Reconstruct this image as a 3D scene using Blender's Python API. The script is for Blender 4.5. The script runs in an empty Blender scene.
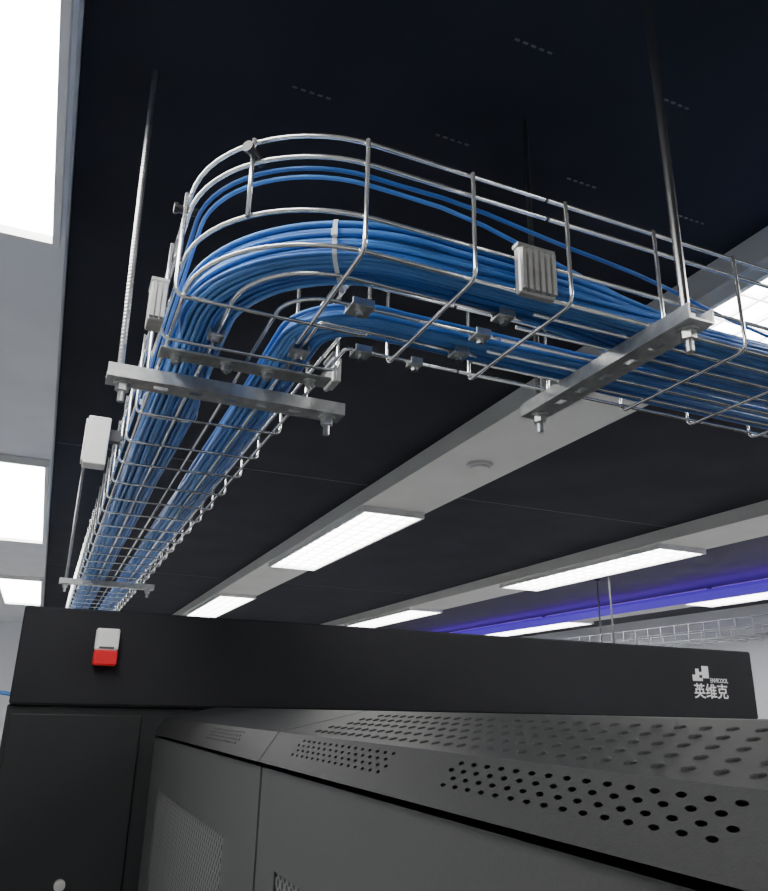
import bpy, math, random
from mathutils import Vector, Matrix
random.seed(7)
C = bpy.context.scene.collection
ZC = 2.0            # height of the eye above the floor
ORG = {}

# ---------------------------------------------------------------- materials
def mat(name, col, rough=0.5, metal=0.0, var=0.12, scale=30.0, bump=0.0, bscale=200.0, emit=None, estr=0.0, spec=None):
    m = bpy.data.materials.new(name); m.use_nodes = True
    nt = m.node_tree; b = nt.nodes['Principled BSDF']
    tc = nt.nodes.new('ShaderNodeTexCoord')
    nz = nt.nodes.new('ShaderNodeTexNoise'); nz.inputs['Scale'].default_value = scale
    nz.inputs['Detail'].default_value = 3
    nt.links.new(tc.outputs['Object'], nz.inputs['Vector'])
    rp = nt.nodes.new('ShaderNodeValToRGB')
    lo = tuple(max(0, c*(1-var)) for c in col) + (1,)
    hi = tuple(min(1, c*(1+var)) for c in col) + (1,)
    rp.color_ramp.elements[0].color = lo; rp.color_ramp.elements[0].position = .3
    rp.color_ramp.elements[1].color = hi; rp.color_ramp.elements[1].position = .7
    nt.links.new(nz.outputs['Fac'], rp.inputs['Fac'])
    nt.links.new(rp.outputs['Color'], b.inputs['Base Color'])
    b.inputs['Roughness'].default_value = rough; b.inputs['Metallic'].default_value = metal
    if spec is not None: b.inputs['Specular IOR Level'].default_value = spec
    if bump:
        n2 = nt.nodes.new('ShaderNodeTexNoise'); n2.inputs['Scale'].default_value = bscale
        nt.links.new(tc.outputs['Object'], n2.inputs['Vector'])
        bp = nt.nodes.new('ShaderNodeBump'); bp.inputs['Strength'].default_value = bump; bp.inputs['Distance'].default_value = .001
        nt.links.new(n2.outputs['Fac'], bp.inputs['Height']); nt.links.new(bp.outputs['Normal'], b.inputs['Normal'])
    if emit:
        b.inputs['Emission Color'].default_value = (*emit, 1); b.inputs['Emission Strength'].default_value = estr
    return m

def perf_mat():
    m = bpy.data.materials.new('perforated_black_steel'); m.use_nodes = True
    nt = m.node_tree; b = nt.nodes['Principled BSDF']
    tc = nt.nodes.new('ShaderNodeTexCoord'); sp = nt.nodes.new('ShaderNodeSeparateXYZ'); cb = nt.nodes.new('ShaderNodeCombineXYZ')
    nt.links.new(tc.outputs['Object'], sp.inputs[0]); nt.links.new(sp.outputs['Y'], cb.inputs['X']); nt.links.new(sp.outputs['Z'], cb.inputs['Y'])
    mp = nt.nodes.new('ShaderNodeMapping'); mp.inputs['Rotation'].default_value = (0, 0, math.radians(45))
    nt.links.new(cb.outputs[0], mp.inputs['Vector'])
    v = nt.nodes.new('ShaderNodeTexVoronoi'); v.voronoi_dimensions = '2D'; v.inputs['Scale'].default_value = 105; v.inputs['Randomness'].default_value = 0
    nt.links.new(mp.outputs[0], v.inputs['Vector'])
    rp = nt.nodes.new('ShaderNodeValToRGB')
    rp.color_ramp.elements[0].color = (.002, .002, .002, 1); rp.color_ramp.elements[0].position = .36
    rp.color_ramp.elements[1].color = (.17, .175, .17, 1); rp.color_ramp.elements[1].position = .42
    nt.links.new(v.outputs['Distance'], rp.inputs['Fac']); nt.links.new(rp.outputs['Color'], b.inputs['Base Color'])
    b.inputs['Roughness'].default_value = .5
    return m

M = dict(
    black_ceiling=mat('black_ceiling_paint', (.027, .0285, .037), .6, 0, .2, 3, spec=.04),
    bay=mat('dark_blue_grey_paint', (.05, .05, .065), .6, 0, .1, 4, spec=.15),
    plank=mat('grey_white_plank_paint', (.62, .62, .60), .5, 0, .05, 5),
    white_ceiling=mat('white_ceiling_tile', (.72, .74, .77), .6, 0, .04, 6),
    wall=mat('pale_wall_paint', (.74, .76, .79), .7, 0, .04, 3),
    floor=mat('pale_floor_tile', (.52, .52, .51), .4, 0, .06, 3),
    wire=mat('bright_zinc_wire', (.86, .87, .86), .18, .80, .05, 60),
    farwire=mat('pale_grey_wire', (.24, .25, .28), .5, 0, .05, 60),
    galv=mat('galvanised_steel', (.58, .59, .58), .36, .8, .18, 70, .1),
    zinc=mat('cast_zinc', (.58, .58, .56), .4, .6, .1, 60),
    rod=mat('threaded_steel', (.52, .52, .52), .28, .9, .1, 90),
    smoothrod=mat('plain_steel_rod', (.46, .46, .47), .25, .92, .1, 90),
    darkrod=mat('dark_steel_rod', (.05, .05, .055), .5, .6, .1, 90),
    cab=mat('black_powder_coat', (.056, .0585, .056), .42, 0, .08, 300, .12, 900, spec=.32),
    cabtop=mat('black_trim_coat', (.020, .021, .022), .5, 0, .08, 300, .1, 900, spec=.12),
    hole=mat('deep_black_liner', (.008, .008, .008), .9, 0, .1, 10),  # near-black colour for the shade inside the trim holes
    header=mat('black_header_sheet', (.017, .0175, .021), .5, 0, .1, 8, spec=.2),
    part=mat('charcoal_partition_sheet', (.016, .0175, .0185), .5, 0, .1, 6, spec=.3),
    white=mat('white_plastic', (.80, .80, .78), .4, 0, .04, 20),
    red=mat('red_plastic', (.60, .012, .02), .3, 0, .1, 40, emit=(.8, .02, .02), estr=.1),
    logo=mat('white_lettering', (.85, .85, .85), .5, 0, .03, 20),
    black=mat('black_plastic', (.015, .015, .016), .4, 0, .1, 20),
    diff=mat('lamp_diffuser', (.9, .9, .9), .5, 0, .02, 20, emit=(1, .985, .96), estr=17.0),
    louver=mat('lit_louver', (.8, .8, .8), .4, 0, .02, 20, emit=(1, .985, .96), estr=4.0),
    frame=mat('white_lamp_frame', (.75, .75, .74), .4, 0, .04, 20),
    blue_led=mat('blue_violet_glow', (.03, .02, .3), .6, 0, .05, 10, emit=(.17, .055, 1.0), estr=.42, spec=.05),
    blue_tube=mat('blue_violet_tube', (.05, .04, .5), .5, 0, .05, 10, emit=(.30, .11, 1.0), estr=14),
    tie=mat('white_nylon', (.80, .84, .86), .4, 0, .05, 30),
    tbar=mat('grey_ceiling_bar', (.055, .055, .06), .5, 0, .1, 20),
    mark=mat('pale_grey_mark', (.13, .13, .14), .5, 0, .1, 20),
    perf=perf_mat(),
)
BL = [mat('blue_cable_jacket', (.075, .26, .69), .34, 0, .08, 20),
      mat('blue_cable_jacket_deep', (.040, .17, .54), .34, 0, .08, 20),
      mat('blue_cable_jacket_light', (.13, .35, .79), .34, 0, .08, 20)]

# ---------------------------------------------------------------- mesh builder
class MB:
    def __init__(s): s.v = []; s.f = []
    def quad(s, *p):
        n = len(s.v); s.v += [Vector(q) for q in p]; s.f.append(tuple(range(n, n+len(p))))
    def box(s, x0, x1, y0, y1, z0, z1, bev=0.0):
        if bev <= 0:
            n = len(s.v)
            s.v += [Vector(p) for p in ((x0,y0,z0),(x1,y0,z0),(x1,y1,z0),(x0,y1,z0),(x0,y0,z1),(x1,y0,z1),(x1,y1,z1),(x0,y1,z1))]
            s.f += [tuple(n+i for i in q) for q in ((3,2,1,0),(4,5,6,7),(0,1,5,4),(1,2,6,5),(2,3,7,6),(3,0,4,7))]
        else:   # octagonal plan with chamfered top and bottom
            b = bev
            def ring(d, z):
                X0, X1, Y0, Y1 = x0+d, x1-d, y0+d, y1-d
                return [(X0+b,Y0,z),(X1-b,Y0,z),(X1,Y0+b,z),(X1,Y1-b,z),(X1-b,Y1,z),(X0+b,Y1,z),(X0,Y1-b,z),(X0,Y0+b,z)]
            n = len(s.v)
            for d, z in ((b*.7, z0), (0, z0+b), (0, z1-b), (b*.7, z1)):
                s.v += [Vector(p) for p in ring(d, z)]
            s.f.append(tuple(n+i for i in range(7, -1, -1)))
            for k in range(3):
                for i in range(8):
                    j = (i+1) % 8
                    s.f.append((n+k*8+i, n+k*8+j, n+k*8+8+j, n+k*8+8+i))
            s.f.append(tuple(n+24+i for i in range(8)))
    def tube(s, pts, r, seg=8, closed=False):
        pts = [Vector(p) for p in pts]; N = len(pts); n0 = len(s.v)
        def tan(i):
            if closed: return (pts[(i+1) % N]-pts[(i-1) % N]).normalized()
            return (pts[min(i+1, N-1)]-pts[max(i-1, 0)]).normalized()
        t = tan(0); a = Vector((0, 0, 1)) if abs(t.z) < .9 else Vector((1, 0, 0))
        u = (a-t*a.dot(t)).normalized()
        for i in range(N):
            t = tan(i); u = (u-t*u.dot(t)).normalized(); w = t.cross(u)
            for k in range(seg):
                g = 2*math.pi*k/seg
                s.v.append(pts[i]+u*(r*math.cos(g))+w*(r*math.sin(g)))
        for i in range(N if closed else N-1):
            a0 = n0+i*seg; b0 = n0+((i+1) % N)*seg
            for k in range(seg):
                j = (k+1) % seg
                s.f.append((a0+k, a0+j, b0+j, b0+k))
        if not closed:
            s.f.append(tuple(n0+k for k in range(seg-1, -1, -1)))
            s.f.append(tuple(n0+(N-1)*seg+k for k in range(seg)))
    def cyl(s, p, q, r, seg=12, r2=None):
        p, q = Vector(p), Vector(q); t = (q-p).normalized()
        a = Vector((0, 0, 1)) if abs(t.z) < .9 else Vector((1, 0, 0))
        u = (a-t*a.dot(t)).normalized(); w = t.cross(u); n = len(s.v); r2 = r if r2 is None else r2
        for c, rr in ((p, r), (q, r2)):
            for k in range(seg):
                g = 2*math.pi*k/seg; s.v.append(c+u*(rr*math.cos(g))+w*(rr*math.sin(g)))
        for k in range(seg):
            j = (k+1) % seg; s.f.append((n+k, n+j, n+seg+j, n+seg+k))
        s.f.append(tuple(n+k for k in range(seg-1, -1, -1))); s.f.append(tuple(n+seg+k for k in range(seg)))
    def perf(s, O, U, V, N, nu, nv, pu, pv, ru, rv, depth, raised=False, seg=12):
        O, U, V, N = Vector(O), Vector(U).normalized(), Vector(V).normalized(), Vector(N).normalized()
        for j in range(nv):
            off = pu/2 if j % 2 else 0
            if off:
                s.quad(O+V*(j*pv), O+U*off+V*(j*pv), O+U*off+V*((j+1)*pv), O+V*((j+1)*pv))
            else:
                e = nu*pu
                s.quad(O+U*e+V*(j*pv), O+U*(e+pu/2)+V*(j*pv), O+U*(e+pu/2)+V*((j+1)*pv), O+U*e+V*((j+1)*pv))
            for i in range(nu):
                c = O+U*(off+(i+.5)*pu)+V*((j+.5)*pv); n = len(s.v); rings = []
                outer = []
                for k in range(seg):
                    g = 2*math.pi*(k+.5)/seg; cx, cy = math.cos(g), math.sin(g); m = max(abs(cx), abs(cy))
                    outer.append(c+U*(cx/m*pu/2)+V*(cy/m*pv/2))
                def ring(f, d): return [c+U*(ru*f*math.cos(2*math.pi*(k+.5)/seg))+V*(rv*f*math.sin(2*math.pi*(k+.5)/seg))+N*d for k in range(seg)]
                rings = [outer, ring(1, 0)]
                if raised: rings += [ring(.82, depth*.7), ring(.5, depth)]
                else: rings += [ring(.92, -depth)]
                for rg in rings: s.v += rg
                for q in range(len(rings)-1):
                    for k in range(seg):
                        l = (k+1) % seg
                        s.f.append((n+q*seg+k, n+q*seg+l, n+(q+1)*seg+l, n+(q+1)*seg+k))
                if raised: s.f.append(tuple(n+(len(rings)-1)*seg+k for k in range(seg)))
                for sx, sy in ((1,1),(-1,1),(-1,-1),(1,-1)):
                    cr = c+U*(sx*pu/2)+V*(sy*pv/2)
                    g0 = math.atan2(sy, sx) % (2*math.pi)
                    k0 = int(math.floor(g0/(2*math.pi)*seg-.5)) % seg; k1 = (k0+1) % seg
                    if (outer[k0]-cr).length > 1e-6 and (outer[k1]-cr).length > 1e-6:
                        s.v.append(cr); s.f.append((n+k0, len(s.v)-1, n+k1))
    def build(s, name, material, parent=None, origin=None, smooth=False):
        if parent is not None: org = ORG[parent.name]
        elif origin is not None: org = Vector(origin)+Vector((0, 0, ZC))
        else:
            xs = [p.x for p in s.v]; ys = [p.y for p in s.v]; zs = [p.z for p in s.v]
            org = Vector(((min(xs)+max(xs))/2, (min(ys)+max(ys))/2, min(zs)+ZC))
        me = bpy.data.meshes.new(name)
        me.from_pydata([tuple(p+Vector((0, 0, ZC))-org) for p in s.v], [], s.f)
        me.validate(); me.update()
        if smooth:
            for p in me.polygons: p.use_smooth = len(p.vertices) <= 4
        me.materials.append(material)
        o = bpy.data.objects.new(name, me); C.objects.link(o)
        if parent is not None: o.parent = parent
        else: o.location = org
        ORG[o.name] = org
        return o

def tag(o, label=None, cat=None, group=None, kind=None):
    if label: o['label'] = label
    if cat: o['category'] = cat
    if group: o['group'] = group
    if kind: o['kind'] = kind
    return o
def thing(name, loc, label, cat, group=None):
    o = bpy.data.objects.new(name, None); C.objects.link(o); o.empty_display_size = .02
    o.location = Vector(loc)+Vector((0, 0, ZC)); ORG[o.name] = o.location.copy()
    return tag(o, label, cat, group)
def struct(name, m, *boxes):
    b = MB()
    for q in boxes: b.box(*q)
    return tag(b.build(name, m), kind='structure')

# ---------------------------------------------------------------- room
XL, XR, YB, YF = -1.6, 5.2, -1.6, 9.0
CZ = .86                                   # black ceiling
struct('floor', M['floor'], (XL, XR, YB, YF, -2.05, -2.0))
struct('wall_left', M['wall'], (XL-.1, XL, YB, YF, -2.0, .90))
struct('wall_right', M['wall'], (XR, XR+.1, YB, YF, -2.0, .90))
struct('wall_back', M['wall'], (XL, XR, YB-.1, YB, -2.0, .90))
struct('wall_front', M['wall'], (XL, XR, YF, YF+.1, -2.0, .90))
struct('ceiling', M['black_ceiling'], (-.076, 2.99, YB, YF, CZ, .90))
struct('ceiling', M['bay'], (2.99, XR, YB, YF, CZ, .90))
struct('ceiling', M['white_ceiling'], (XL, -.078, YB, YF, .80, .90))
struct('trim_1', M['plank'], (1.11, 1.41, YB, YF, .80, CZ))
struct('trim_2', M['plank'], (2.67, 2.99, YB, YF, .80, CZ))
struct('trim_3', M['plank'], (4.23, 4.53, YB, YF, .80, CZ))
for k, y in enumerate((2.75, 5.4)):
    struct('trim_%d' % (4+2*k), M['tbar'], (-.07, 1.10, y-.004, y+.004, CZ-.0015, CZ+.002))
    struct('trim_%d' % (5+2*k), M['tbar'], (1.42, 2.66, y-.004, y+.004, CZ-.0015, CZ+.002))
marks = []
for (x, y) in ((.24, .865), (.475, .865), (.725, .865), (.97, .865), (.49, .66), (.735, .66)):
    for k in range(5): marks.append((x-.03+k*.013, x-.03+k*.013+.007, y-.0015, y+.0015, CZ-.0015, CZ+.0005))
struct('trim_8', M['mark'], *marks)

def lamp(x0, x1, y0, y1, label, grp, grid=True):
    t = thing('ceiling_light', ((x0+x1)/2, (y0+y1)/2, .772), label, 'ceiling light', grp)
    f = MB(); w = .012
    f.box(x0, x0+w, y0, y1, .774, .7995); f.box(x1-w, x1, y0, y1, .774, .7995)
    f.box(x0+w, x1-w, y0, y0+w, .774, .7995); f.box(x0+w, x1-w, y1-w, y1, .774, .7995)
    f.build('frame', M['frame'], t)
    d = MB(); d.box(x0+w, x1-w, y0+w, y1-w, .790, .797); d.build('diffuser', M['diff'], t)
    if grid:
        l = MB()
        for k in range(1, 4):
            x = x0+(x1-x0)*k/4; l.box(x-.003, x+.003, y0+w, y1-w, .776, .788)
        n = 16
        for k in range(1, n):
            y = y0+(y1-y0)*k/n; l.box(x0+w, x1-w, y-.003, y+.003, .777, .787)
        l.build('louver_grid', M['louver'], t)
    return t
LG = 'long fluorescent ceiling lights set in rows'
rows = [(-.376, -.084, 'in the white ceiling at the far left'), (1.12, 1.40, 'in the wide grey plank behind the tray corner'),
        (2.68, 2.98, 'in the second grey plank, above the header'), (4.24, 4.52, 'in the last plank, beyond the blue glow')]
ords = ['nearest long white light', 'middle long white light', 'farthest long white light']
for r, (a, b, txt) in enumerate(rows):
    for k, (y0, y1) in enumerate(((-.08, 1.38), (2.84, 4.32), (5.7, 7.2))):
        if r == 0: y0 -= .06; y1 -= .06
        lamp(a, b, y0, y1, ords[k]+' '+txt, LG, r > 0)
t = thing('cove_light', (4.05, 5.2, .775), 'blue violet glowing strip between the two farthest rows of ceiling lights', 'light strip')
b = MB(); b.box(3.93, 4.22, 1.5, 8.9, .775, .792); b.build('glow_panel', M['blue_led'], t)
b = MB(); b.cyl((4.10, 1.5, .803), (4.10, 8.9, .803), .009, 10); b.build('glow_tube', M['blue_tube'], t)
for y in (2.0, 4.0, 6.0, 8.0):
    b = MB(); b.box(4.19, 4.21, y, y+.03, .7922, CZ-.0002); b.build('hanger', M['tbar'], t)
b = MB(); b.cyl((1.268, 2.146, .7999), (1.268, 2.146, .790), .045, 20); b.cyl((1.268, 2.146, .790), (1.268, 2.146, .782), .034, 20)
tag(b.build('detector', M['plank']), 'small round disc fitting on the bare grey ceiling plank', 'ceiling detector')

# ---------------------------------------------------------------- cable tray geometry
TB, TH = .400, .118                       # bottom height, wall height
XO, YO, W = .072, .560, .204              # outer faces of the two runs, width
RO = .150; AX, AY = XO+RO, YO+RO          # outer bend
XI, YI = XO+W, YO+W                       # inner corner
JY, JX = .86, .42                         # joints of the bend with its straights
WR = .0023
LEV = (TB+TH, TB+.094, TB+.034)
def arc(s, z, n=14):
    r = RO-s; p = []
    if r > .012:
        for k in range(n+1):
            g = math.pi+math.pi/2*k/n
            p.append((AX+r*math.cos(g), AY+r*math.sin(g), z))
    else:
        e = .006; x, y = XO+s, YO+s
        p = [(x, y+e, z), (x+e*.3, y+e*.3, z), (x+e, y, z)]
    return p
def fillet(pts, r=.012, n=5):
    pts = [Vector(p) for p in pts]; out = [pts[0]]
    for i in range(1, len(pts)-1):
        a, b, c = pts[i-1], pts[i], pts[i+1]; d0 = (a-b).normalized(); d1 = (c-b).normalized()
        p0 = b+d0*r; p1 = b+d1*r
        for k in range(n+1):
            t = k/n; out.append(p0*(1-t)**2+b*2*t*(1-t)+p1*t*t)
    return out+[pts[-1]]
def wire(name, pts, parent, r=WR, m=None, seg=8):
    b = MB(); b.tube(pts, r, seg); return b.build(name, m or M['wire'], parent, smooth=True)
D = 2*WR
ZU = TB-D-WR                              # underside of the mesh
ZL = TB-WR                                # underside of the lengthwise wires
def ribU(p0, p1, top=TB+TH+.0005):
    """U-shaped cross wire from outer point p0 to inner point p1, outside the rails"""
    a, c = Vector((*p0, 0)), Vector((*p1, 0)); d = (c-a).normalized()
    a -= d*D; c += d*D
    zb = TB-D
    return fillet([(a.x, a.y, top), (a.x, a.y, zb), (c.x, c.y, zb), (c.x, c.y, top)])
BS = (.005, .053, .102, .151, .199)
BS7 = (.005, .037, .070, .102, .134, .167, .199)
# bend
tb = thing('cable_tray', (AX, AY, ZU), 'curved corner section of the bright wire mesh cable tray, rounded on its outside', 'cable tray', 'wire mesh cable tray sections')
for z in LEV:
    wire('rail_wire', [(XO, JY-.002, z)]+arc(0, z)+[(JX-.002, YO, z)], tb)
    wire('rail_wire', [(XI, JY-.002, z), (XI, YI+.008, z), (XI+.008, YI, z), (JX-.002, YI, z)], tb)
for s in BS:
    wire('rail_wire', [(XO+s, JY-.002, TB)]+arc(s, TB)+[(JX-.002, YO+s, TB)], tb)
for x in (.213, .328): wire('cross_wire', ribU((x, YO), (x, YI)), tb)
for y in (.712, .815): wire('cross_wire', ribU((XO, y), (XI, y)), tb)
g = math.radians(225)
px, py = AX+(RO+D)*math.cos(g), AY+(RO+D)*math.sin(g)
wire('cross_wire', [(px, py, TB+TH+.0005), (px, py, TB+.030)], tb)
# straight to the back
YEND = 4.9
ts = thing('cable_tray', (XO+W/2, (JY+YEND)/2, ZU), 'long straight wire mesh tray running back to the left over the black header', 'cable tray', 'wire mesh cable tray sections')
for z in LEV:
    wire('rail_wire', [(XO, JY+.002, z), (XO, YEND, z)], ts); wire('rail_wire', [(XI, JY+.002, z), (XI, YEND, z)], ts)
for s in BS: wire('rail_wire', [(XO+s, JY+.002, TB), (XO+s, YEND, TB)], ts)
y = JY+.085
while y < YEND:
    e = random.uniform(-.006, .006)
    wire('cross_wire', ribU((XO, y+e), (XI, y+e)), ts); y += .130
# straight to the right
XEND = 2.9
tr = thing('cable_tray', ((JX+XEND)/2, YO+W/2, ZU), 'straight wire mesh tray leaving the corner towards the right edge', 'cable tray', 'wire mesh cable tray sections')
for z in LEV:
    wire('rail_wire', [(JX+.002, YO, z), (XEND, YO, z)], tr); wire('rail_wire', [(JX+.002, YI, z), (XEND, YI, z)], tr)
for s in BS7: wire('rail_wire', [(JX+.002, YO+s, TB), (XEND, YO+s, TB)], tr)
x = .441
while x < XEND:
    wire('cross_wire', ribU((x, YO), (x, YI)), tr); x += .12

# ---------------------------------------------------------------- struts, rods, couplers
def hexbolt(parent, x, y, z0, z1, rod=.0045, k=1.0):
    b = MB(); b.cyl((x, y, z1), (x, y, z1-.003*k), .011*k, 16); b.cyl((x, y, z1-.003*k), (x, y, z1-.012*k), .0085*k, 6)
    b.cyl((x, y, z1-.012*k), (x, y, z0), rod, 10)
    return b.build('bolt', M['galv'], parent)
def strut(cx, cy, axis, L, label):
    zt = ZU-.0002; zb = zt-.017; w = .017; th = .0025
    t = thing('support_strut', (cx, cy, zb), label, 'support bar', 'galvanised support bars under the tray')
    b = MB()
    def bx(u0, u1, v0, v1, z0, z1):
        if axis == 'x': b.box(cx+u0, cx+u1, cy+v0, cy+v1, z0, z1)
        else: b.box(cx+v0, cx+v1, cy+u0, cy+u1, z0, z1)
    h = L/2
    bx(-h, h, -w, -w+th, zb, zt); bx(-h, h, w-th, w, zb, zt)
    bx(-h, h, -w+th, -.005, zb, zb+th); bx(-h, h, .005, w-th, zb, zb+th)
    n = 7; pit = L/n
    for k in range(n+1):
        u = -h+k*pit; bx(max(-h, u-pit*.30), min(h, u+pit*.30), -.005, .005, zb, zb+th)
    b.build('channel', M['galv'], t)
    for s in (-1, 1):
        u = s*(h-.020); x, y = (cx+u, cy) if axis == 'x' else (cx, cy+u)
        hexbolt(t, x, y, zb-.026, zb-.0002)
    return zb
zb = strut(.172, .920, 'x', .306, 'galvanised slotted bar crossing beneath the tray just behind the bend')
strut(.160, 2.75, 'x', .304, 'small far galvanised bar under the tray near the header')
strut(.557, .652, 'y', .304, 'galvanised slotted bar crossing beneath the right-hand tray run')
def rod(x, y, m, label, r=.005, thread=.9, lean=0.0):
    z0 = zb+.0028
    t = thing('threaded_rod', (x, y, z0), label, 'hanging rod', None)
    b = MB(); N = 180
    for k in range(N+1):
        z = z0+(CZ-.0001-z0)*k/N; rr = r if k % 2 else r*thread
        for q in range(10):
            g = 2*math.pi*q/10; b.v.append(Vector((x+lean*k/N+rr*math.cos(g), y+rr*math.sin(g), z)))
    for k in range(N):
        for q in range(10):
            j = (q+1) % 10; b.f.append((k*10+q, k*10+j, k*10+10+j, k*10+10+q))
    b.build('shaft', m, t, smooth=thread > .95)
    b = MB(); b.cyl((x, y, z0), (x, y, z0+.003), .012, 16); b.cyl((x, y, z0+.003), (x, y, z0+.012), .0095, 6); b.build('nut', m, t)
rod(.172-.138, .920, M['rod'], 'bright rod rising from the left end of the bar behind the bend', .0043, lean=-.012)
rod(.557, .652-.132, M['smoothrod'], 'grey steel rod rising from the near end of the right-hand bar', .005, .985)
rod(.557, .652+.132, M['darkrod'], 'dark rod rising behind the tray from the far end of the right-hand bar', .004)
rod(.160-.132, 2.75, M['rod'], 'far rod holding the small bar near the header')

def coupler(x0, x1, y0, y1, z0, z1, face, label, n=6):
    t = thing('tray_coupler', ((x0+x1)/2, (y0+y1)/2, z0), label, 'tray coupler', 'ribbed couplers joining tray sections')
    b = MB(); b.box(x0, x1, y0, y1, z0, z1, .0015)
    b.build('body', M['zinc'], t)
    r = MB()
    for k in range(n):
        if face == '-y':
            u = x0+(x1-x0)*(k+.5)/n; r.box(u-.0020, u+.0020, y0-.005, y0-.0001, z0+.003, z1-.003)
        else:
            u = y0+(y1-y0)*(k+.5)/n; r.box(x1+.0001, x1+.005, u-.0022, u+.0022, z0+.003, z1-.003)
    r.build('rib', M['zinc'], t)
    c = MB(); c.box(x0-.001, x1+.001, y0-.001, y1+.001, z1+.0001, z1+.004); c.build('cap', M['galv'], t)
coupler(.371, .413, .544, YO-D-WR-.0003, .386, .438, '-y', 'pale ribbed coupler on the outer side of the right-hand tray run')
coupler(.048, XO-D-WR-.0003, .770, .800, .392, .440, '-y', 'pale ribbed coupler on the outer left side behind the bend', 3)
coupler(XI+D+WR+.0003, .290, .840, .875, .392, .430, '+x', 'pale ribbed coupler at the inner side above the bar end')

def clip(x, y, label, s=.017, along='x'):
    """plate under and jaw around one lengthwise wire"""
    z1 = ZL-.0001
    t = thing('tray_clip', (x, y, z1-.003), label, 'tray clip', 'small clamps gripping the mesh wires')
    b = MB(); b.box(x-s/2, x+s/2, y-s/2, y+s/2, z1-.003, z1, .0008)
    for sg in (-1, 1):
        o = sg*(s/2-.0016)
        if along == 'x': b.box(x-s/2+.001, x+s/2-.001, y+o-.0012, y+o+.0012, z1, z1+.006)
        else: b.box(x+o-.0012, x+o+.0012, y-s/2+.001, y+s/2-.001, z1, z1+.006)
    b.build('plate', M['galv'], t); hexbolt(t, x, y, z1-.009, z1-.0031, .0025, .5)
clip(.250, YO+.102, 'clamp with a bolt under the middle of the bend', .026)
clip(.395, YO+.053, 'bolted clamp under the right joint, nearest the outer wall', .020)
clip(.395, YO+.102, 'bolted clamp under the right joint, in mid tray, nearer the outer wall', .020)
clip(.395, YO+.151, 'bolted clamp under the right joint, in mid tray, nearer the inner edge', .020)
clip(.360, YO+.199, 'bolted clamp under the right joint, at the inner edge')
clip(.290, YO+.199, 'bolted clamp at the inner corner of the bend', .022)
clip(XO+.053, .790, 'clamp in front of the flat splice bar, nearest the outer left wall', .018, 'y')
clip(XO+.151, .790, 'clamp in front of the flat splice bar, nearer the inner corner', .022, 'y')
t = thing('splice_bar', (.174, .845, ZU-.012), 'flat galvanised bar bolted across the tray joint behind the bend', 'splice bar')
b = MB(); b.box(.070, .280, .830, .860, ZU-.003, ZU-.0002, .001); b.build('plate', M['galv'], t)
for x in (.09, .15, .20, .255): hexbolt(t, x, .845, ZU-.014, ZU-.0031, .003, .7)

def peg(p, q, label):
    b = MB(); b.cyl(p, q, .0045, 10); b.cyl(q, Vector(q)+(Vector(q)-Vector(p)).normalized()*.004, .006, 10)
    tag(b.build('rail_peg', M['black']), label, 'black peg', 'black pegs on the tray rails')
g = math.radians(225); gx, gy = math.cos(g), math.sin(g)
PZ = TB+.1015
peg((AX+(RO-.012)*gx, AY+(RO-.012)*gy, PZ), (AX+(RO+.012)*gx, AY+(RO+.012)*gy, PZ), 'black peg on the tray rails at the middle of the bend')
peg((XO+.012, .718, PZ), (XO-.012, .718, PZ), 'black peg on the tray rails at the left start of the bend')

# white box on the outer side of the back run
t = thing('junction_box', (.03, 1.315, .378), 'white plastic box fixed to the outside of the tray running back', 'junction box')
b = MB(); b.box(.010, .046, 1.30, 1.335, .378, .462, .0015); b.build('case', M['white'], t)
b = MB(); b.box(.0065, .0098, 1.303, 1.332, .383, .457, .001); b.build('lid', M['white'], t)
b = MB(); b.box(.0462, XO-D-WR-.0003, 1.31, 1.328, .425, .445); b.build('bracket', M['tbar'], t)

# ---------------------------------------------------------------- cables
CX, CY = .292, .780
CRd = .0027
def sm(t): t = max(0, min(1, t)); return t*t*(3-2*t)
def lerp(a, b, t): return a+(b-a)*t
def cable_path(sl, sb, sr, zl, zb_, zr, amp, xs=.42, wl=.30, lift=0):
    ph = [random.uniform(0, 6.28) for _ in range(4)]
    k1, k2 = random.uniform(7, 12), random.uniform(14, 20)
    P = []
    def wob(d): return amp*(math.sin(k1*d+ph[0])+.4*math.sin(k2*d+ph[1])), amp*.5*math.sin(k1*.8*d+ph[2])
    ys = []; y = YEND-.02
    while y > CY+.02:
        ys.append(y); y -= .035 if y < 1.8 else .12
    for y in ys:
        w = sm((y-CY+.02)/wl); a, c = wob(YEND-y)
        P.append((XO+lerp(sb, sl, w)+a*(.4+.6*w), y, lerp(zb_, zl, w)+max(-.0008, c)+lift*(1-sm((y-CY)/.15))*.3))
    d0 = YEND-CY
    for k in range(0, 21):
        gg = math.pi+math.pi/2*k/20; r = (CX-XO)-sb; a, c = wob(d0+r*math.pi/2*k/20); a *= .5
        P.append((CX+(r-a)*math.cos(gg), CY+(r-a)*math.sin(gg), zb_+max(-.0008, c*.7)+lift*(.3+.7*math.sin(math.pi*k/20))))
    x = CX+.02
    while x < XEND-.02:
        w = sm((x-xs)/.28); a, c = wob(d0+.3+x)
        P.append((x, YO+lerp(sb, sr, w)+a*(.5+.5*w), lerp(zb_, zr, w)+max(-.0008, c*(.7+.3*w))+lift*.3*(1-sm((x-CX)/.2)))); x += .035 if x < 1.3 else .12
    return P
def lay(name, path, r, m, label, grp):
    b = MB(); b.tube(path, r, 8); tag(b.build(name, m, smooth=True), label, 'cable', grp)
Z0 = TB+WR+CRd+.0010
NL, NC = 7, 9
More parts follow.
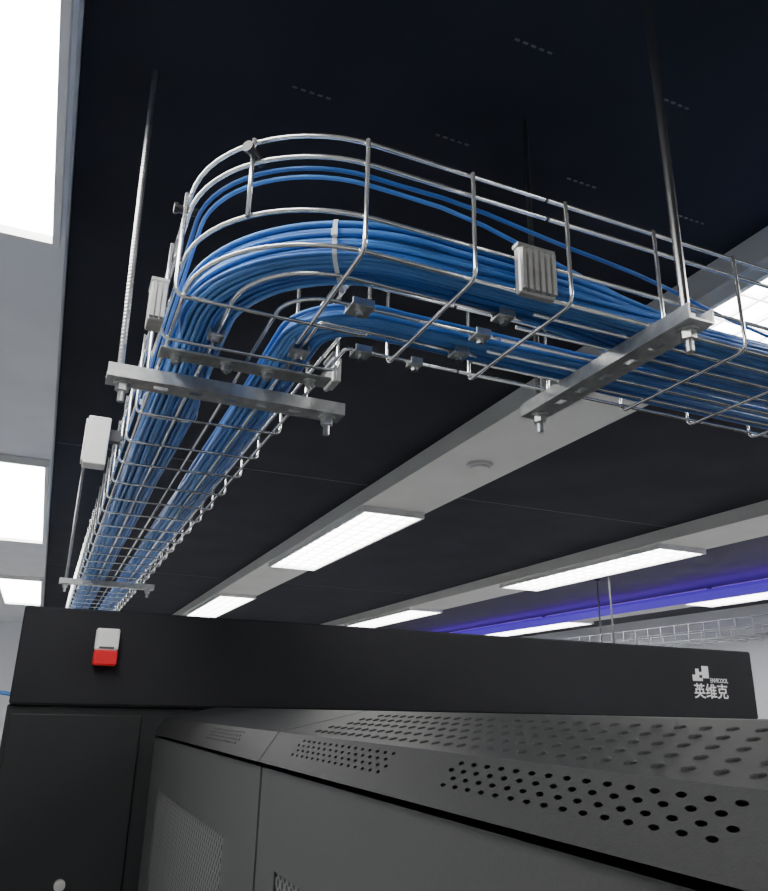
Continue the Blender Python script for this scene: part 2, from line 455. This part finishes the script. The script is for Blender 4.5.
for l in range(NL):
    for c in range(NC):
        f = (c+(.5 if l % 2 else 0)+random.uniform(-.12, .12))/NC
        sb = .012+.058*f
        fl = (f+random.uniform(-.03, .03)) % 1.0
        sl = .011+.066*fl
        sr = .009+.106*((c+l/NL)/NC)
        lay('network_cable', cable_path(sl, sb, sr, Z0+l*.0052, Z0+l*.0055+random.uniform(0, .0012), Z0+(l % 4)*.0055, .0012, lift=.005), CRd, random.choice(BL),
            'blue network cable in the thick outer bundle rounding the bend', 'blue cables of the outer bundle')
NL2, NC2 = 3, 9
for l in range(NL2):
    for c in range(NC2):
        f = (c+(.5 if l % 2 else 0)+random.uniform(-.12, .12))/NC2
        sb = .124+.053*f
        sl = .126+.060*((f+random.uniform(-.03, .03)) % 1.0)
        sr = .118+.076*((c+l/NL2)/NC2)
        lay('network_cable', cable_path(sl, sb, sr, Z0+l*.0054, Z0+l*.0055, Z0+l*.0055, .0011, lift=.001), CRd, random.choice(BL),
            'blue network cable in the flatter inner bundle cutting the corner', 'blue cables of the inner bundle')
def stray(zh, s0, xdown, ydown, xend):
    P = []; y = 3.0
    while y > AY+.01:
        w = sm((y-AY-.10)/ydown); P.append((XO+lerp(s0, .03, w), y, lerp(zh, TB+.050, w)-.005*math.sin((y-AY)*12)*(1-w))); y -= .05
    for k in range(15):
        gg = math.pi+math.pi/2*k/14; r = RO-s0
        P.append((AX+r*math.cos(gg), AY+r*math.sin(gg), zh))
    x = AX+.03
    while x < xend:
        w = sm((x-AX-.02)/xdown); P.append((x, YO+lerp(s0, .06, w), lerp(zh, TB+.012, w)+.002*math.sin(x*25))); x += .05
    return P
lay('network_cable', stray(TB+.087, .008, 1.05, 1.1, 2.85), CRd*.8, BL[1], 'lone blue cable hugging the outer tray wall high up, the upper of two', None)
lay('network_cable', stray(TB+.081, .013, .62, .9, 2.85), CRd*.8, BL[0], 'lone blue cable hugging the outer tray wall high up, the lower of two', None)

# zip ties: a rounded loop in the plane (direction d, up) about centre c
def tie(c, d, w, z0, z1, label):
    c = Vector((*c, 0)); d = Vector((*d, 0)).normalized(); nrm = Vector((-d.y, d.x, 0))
    b = MB(); h = (z1-z0)/2; zc = (z0+z1)/2; n = 28; ring = []
    for k in range(n):
        gg = 2*math.pi*k/n; cc, ss = math.cos(gg), math.sin(gg); e = .5
        ring.append((w/2*math.copysign(abs(cc)**e, cc), h*math.copysign(abs(ss)**e, ss)))
    for sc in (1.0, 1.03):
        for off in (-.0022, .0022):
            for u, v in ring: b.v.append(c+d*(u*sc)+nrm*off+Vector((0, 0, zc+v*sc)))
    for k in range(n):
        j = (k+1) % n
        b.f += [(k, j, n+j, n+k), (2*n+k, 2*n+j, 3*n+j, 3*n+k), (k, j, 2*n+j, 2*n+k), (n+k, n+j, 3*n+j, 3*n+k)]
    hc = c+d*(w/2*1.03+.0015)
    p = [hc+nrm*a*.003+d*bb*.0018 for a, bb in ((-1,-1),(1,-1),(1,1),(-1,1))]
    m0 = len(b.v)
    for zz in (zc-.003, zc+.004): b.v += [q+Vector((0, 0, zz)) for q in p]
    b.f += [tuple(m0+i for i in q) for q in ((3,2,1,0),(4,5,6,7),(0,1,5,4),(1,2,6,5),(2,3,7,6),(3,0,4,7))]
    tag(b.build('cable_tie', M['tie']), label, 'cable tie', 'white nylon cable ties')
ga = math.radians(180+63); rm = CX-XO-.0435
tie((CX+rm*math.cos(ga), CY+rm*math.sin(ga)), (math.cos(ga), math.sin(ga)), .078, TB+WR, Z0+.033+.0115, 'white nylon tie round the outer bundle in the bend')
tie((XO+.046, 1.10), (-1, 0), .080, TB+WR, Z0+.037, 'white nylon tie round the outer bundle behind the bar')

# ---------------------------------------------------------------- distant tray on the right
def far_tray():
    x0, x1, z0, z1 = 3.02, 3.30, .37, .45
    ye = 4.2
    t = thing('cable_tray', ((x0+x1)/2, 3.1, z0), 'distant pale wire mesh tray above the header at the right edge', 'cable tray', 'wire mesh cable tray sections')
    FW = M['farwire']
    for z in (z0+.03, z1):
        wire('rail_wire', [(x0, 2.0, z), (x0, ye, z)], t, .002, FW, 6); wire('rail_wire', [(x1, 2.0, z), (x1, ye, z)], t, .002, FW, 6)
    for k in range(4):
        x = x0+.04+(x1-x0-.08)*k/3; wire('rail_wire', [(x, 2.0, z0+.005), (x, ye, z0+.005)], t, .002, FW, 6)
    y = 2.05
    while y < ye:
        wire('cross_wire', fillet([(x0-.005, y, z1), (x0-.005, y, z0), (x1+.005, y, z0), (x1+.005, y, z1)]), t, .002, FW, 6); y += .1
    for (x, y, lb) in ((3.004, 3.62, 'nearer thin rod holding up the distant pale tray'), (3.318, 4.12, 'farther thin rod holding up the distant pale tray')):
        q = thing('hanging_rod', (x, y, z0), lb, 'hanging rod', 'rods of the distant tray')
        r = MB(); r.cyl((x, y, z0-.02), (x, y, CZ-.0001), .006, 8); r.build('shaft', M['tbar'], q)
        r = MB(); r.cyl((x, y, CZ-.0002), (x, y, CZ-.02), .018, 10); r.build('ceiling_anchor', M['tbar'], q)
far_tray()

# ---------------------------------------------------------------- header and partition
HY = 1.70
t = thing('header_beam', (.92, HY+.06, -.003), 'long black header panel spanning behind the cabinets with a white logo', 'header panel')
b = MB(); b.box(-.050, 1.91, HY, HY+.12, -.003, .184, .004); b.build('panel', M['header'], t)
lg = MB(); u = .0082; LX, LZ = 1.676, .094
pat = ["...##", ".#.##", ".####", "##.##", "###.."]
for r_, row in enumerate(pat):
    for c_, ch in enumerate(row):
        if ch == '#': lg.box(LX+c_*u*1.45, LX+(c_+1)*u*1.45, HY-.0012, HY-.0002, LZ+.034-r_*u, LZ+.034-r_*u+u)
lo = lg.build('logo_mark', M['logo'], t)
def text(body, size, x, z, name, wide=None, bold=0):
    cu = bpy.data.curves.new(name, 'FONT'); cu.body = body; cu.size = size; cu.extrude = .0004; cu.offset = bold
    tmp = bpy.data.objects.new('tmp_text', cu); C.objects.link(tmp)
    bpy.context.view_layer.update()
    dg = bpy.context.evaluated_depsgraph_get()
    me = bpy.data.meshes.new_from_object(tmp.evaluated_get(dg))
    bpy.data.objects.remove(tmp)
    xs = [v.co.x for v in me.vertices] or [0, 1]
    f = (wide/(max(xs)-min(xs))) if wide else 1
    x_min = min(xs)
    for v in me.vertices: v.co = Vector(((v.co.x-x_min)*f, -v.co.z, v.co.y))
    me.materials.clear(); me.materials.append(M['logo'])
    o = bpy.data.objects.new(name, me); C.objects.link(o); o.parent = t
    o.location = Vector((x, HY-.0008, z+ZC))-ORG[t.name]; return o
text('英维克', .042, 1.676, .053, 'logo_characters', .125, .0005)
text('ENVICOOL', .0165, 1.740, .0925, 'logo_lettering', .066, .0002)

t = thing('aisle_partition', (.9, HY+.06, -2.0), 'dark charcoal partition panel below the header, left of the cabinets', 'partition')
b = MB(); b.box(-.052, 1.91, HY+.012, HY+.10, -2.0, -.0032, .003); b.build('panel', M['part'], t)
b = MB(); b.box(-.043, .20, HY+.005, HY+.0118, -1.95, -.02, .002); b.build('door_leaf', M['part'], t)
b = MB(); b.cyl((.088, HY+.0048, -.318), (.088, HY-.006, -.318), .010, 20); b.cyl((.088, HY-.006, -.318), (.088, HY-.009, -.318), .006, 16)
tag(b.build('lock', M['zinc'], t), 'round silver lock')

t = thing('alarm_beacon', (.112, HY-.012, .068), 'small white and red alarm beacon on the left of the black header', 'alarm beacon')
b = MB(); b.box(.090, .135, HY-.026, HY-.0002, .103, .146, .003); b.build('base', M['white'], t)
b = MB(); b.box(.090, .135, HY-.028, HY-.0002, .074, .1028, .003); tag(b.build('lens', M['red'], t), 'red translucent lens')
b = MB(); b.box(.098, .127, HY-.0266, HY-.0262, .106, .110); b.build('slot', M['tbar'], t)

P = [(.05, 1.90, -.06), (-.02, 1.90, .005), (-.06, 1.90, .018), (-.10, 1.90, .022), (-.20, 1.91, .020), (-.32, 1.92, 0), (-.40, 1.93, -.08), (-.42, 1.94, -.4), (-.42, 1.95, -1.995)]
b = MB(); b.tube(fillet(P, .008, 3), .0045, 8)
tag(b.build('network_cable', BL[0], smooth=True), 'loose blue cable poking out at the left edge beside the header', 'cable')

# ---------------------------------------------------------------- cabinets
def cabinet(y0, y1, patches, top, mesh_y, label):
    t = thing('server_cabinet', (.72, (y0+y1)/2, -2.0), label, 'server cabinet', 'black server cabinets in the row')
    y0 += .0010; y1 -= .0010
    b = MB(); b.box(.245, 1.20, y0+.002, y1-.002, -1.98, -.060); b.box(.342, 1.20, y0+.002, y1-.002, -.060, -.0015)
    b.build('body', M['cabtop'], t)
    bk = MB(); bk.quad((.24, y0+.004, -.056), (.24, y1-.004, -.056), (.252, y1-.004, -.030), (.252, y0+.004, -.030))  # dark backing sheet, painted stand-in for the shade behind the trim holes
    bk.build('trim_liner', M['hole'], t)
    A = Vector((.236, 0, -.0235)); B = Vector((.216, 0, -.0520)); T = Vector((.334, 0, -.0010))
    tr_ = MB()
    V = (B-A).normalized(); Ln = (B-A).length; Y = Vector((0, 1, 0)); N = Vector((-(A.z-B.z), 0, (A.x-B.x))).normalized()
    def rect(org, V, ya, yb, wa, wb):
        tr_.quad(org+Y*ya+V*wa, org+Y*yb+V*wa, org+Y*yb+V*wb, org+Y*ya+V*wb)
    wa, nv, pv, pu = .0035, 4, .0049, .0145; wb = wa+nv*pv
    rect(A, V, y0, y1, 0, wa); rect(A, V, y0, y1, wb, Ln)
    cur = y0
    for ya, n in patches:
        rect(A, V, cur, ya, wa, wb); tr_.perf(A+Y*ya+V*wa, Y, V, N, n, nv, pu, pv, .0031, .0013, .0014); cur = ya+n*pu+pu/2
    rect(A, V, cur, y1, wa, wb)
    V2 = (T-A).normalized(); L2 = (T-A).length; N2 = Vector((-V2.z, 0, V2.x))
    if top:
        ya, n = top; w0, m, p2, q2 = .006, 5, .0165, .0175
        rect(A, V2, y0, y1, 0, w0); rect(A, V2, y0, y1, w0+m*p2, L2); yb = ya+n*q2+q2/2
        rect(A, V2, y0, ya, w0, w0+m*p2); rect(A, V2, yb, y1, w0, w0+m*p2)
        tr_.perf(A+Y*ya+V2*w0, Y, V2, N2, n, m, q2, p2, .0034, .0036, .0013, True)
    else: rect(A, V2, y0, y1, 0, L2)
    tr_.quad(B+Y*y0, B+Y*y1, Vector((.243, y1, -.056)), Vector((.243, y0, -.056)))
    for yy in (y0, y1):
        tr_.quad(A+Y*yy, B+Y*yy, Vector((.243, yy, -.056)), Vector((.341, yy, -.056)), Vector((.341, yy, -.001)), T+Y*yy)
    tr_.quad(T+Y*y0, T+Y*y1, Vector((.341, y1, -.001)), Vector((.341, y0, -.001)))
    tr_.build('top_trim', M['cabtop'], t)
    d = MB(); x0, x1 = .220, .243; a, c = y0+.0025, y1-.0025; m0, m1 = mesh_y; zt, zb_, zm, zl = -.0570, -1.94, -.140, -1.85
    d.box(x0, x1, a, m0, zb_, zt); d.box(x0, x1, m1, c, zb_, zt)
    d.box(x0, x1, m0, m1, zm, zt); d.box(x0, x1, m0, m1, zb_, zl)
    dr = d.build('door', M['cab'], t)
    p = MB(); p.box(.2220, .226, m0-.001, m1+.001, zl-.001, zm+.001); tag(p.build('mesh_panel', M['perf'], dr), 'finely perforated black panel')
    h = MB(); h.box(.205, .2198, a+.03, a+.055, -1.05, -.85, .004); h.build('handle', M['black'], dr)
cabinet(.82, 1.63, [(.95, 13)], None, (.97, 1.52), 'black server cabinet with perforated door, next to the partition at the left')
cabinet(.01, .82, [(.02, 10), (.212, 15), (.512, 15)], (.06, 39), (.09, .753), 'nearest black server cabinet with rows of holes along its top trim')

# ---------------------------------------------------------------- camera
f, th, ph, roll = 760.0, math.radians(19.2), math.radians(23.0), .021
F = Vector((math.cos(th)*math.sin(ph), math.cos(th)*math.cos(ph), math.sin(th)))
R = Vector((math.cos(ph), -math.sin(ph), 0)); U = R.cross(F)
r2 = (R+U*roll).normalized(); u2 = (U-R*roll).normalized()
cam = bpy.data.cameras.new('camera'); co = bpy.data.objects.new('camera', cam); C.objects.link(co)
m = Matrix(((r2.x, u2.x, -F.x, 0), (r2.y, u2.y, -F.y, 0), (r2.z, u2.z, -F.z, ZC), (0, 0, 0, 1)))
co.matrix_world = m
cam.sensor_fit = 'HORIZONTAL'; cam.sensor_width = 36; cam.lens = 36*f/768; cam.clip_start = .01
bpy.context.scene.camera = co
w = bpy.data.worlds.new('world'); bpy.context.scene.world = w; w.use_nodes = True
w.node_tree.nodes['Background'].inputs[0].default_value = (.5, .55, .65, 1); w.node_tree.nodes['Background'].inputs[1].default_value = .1
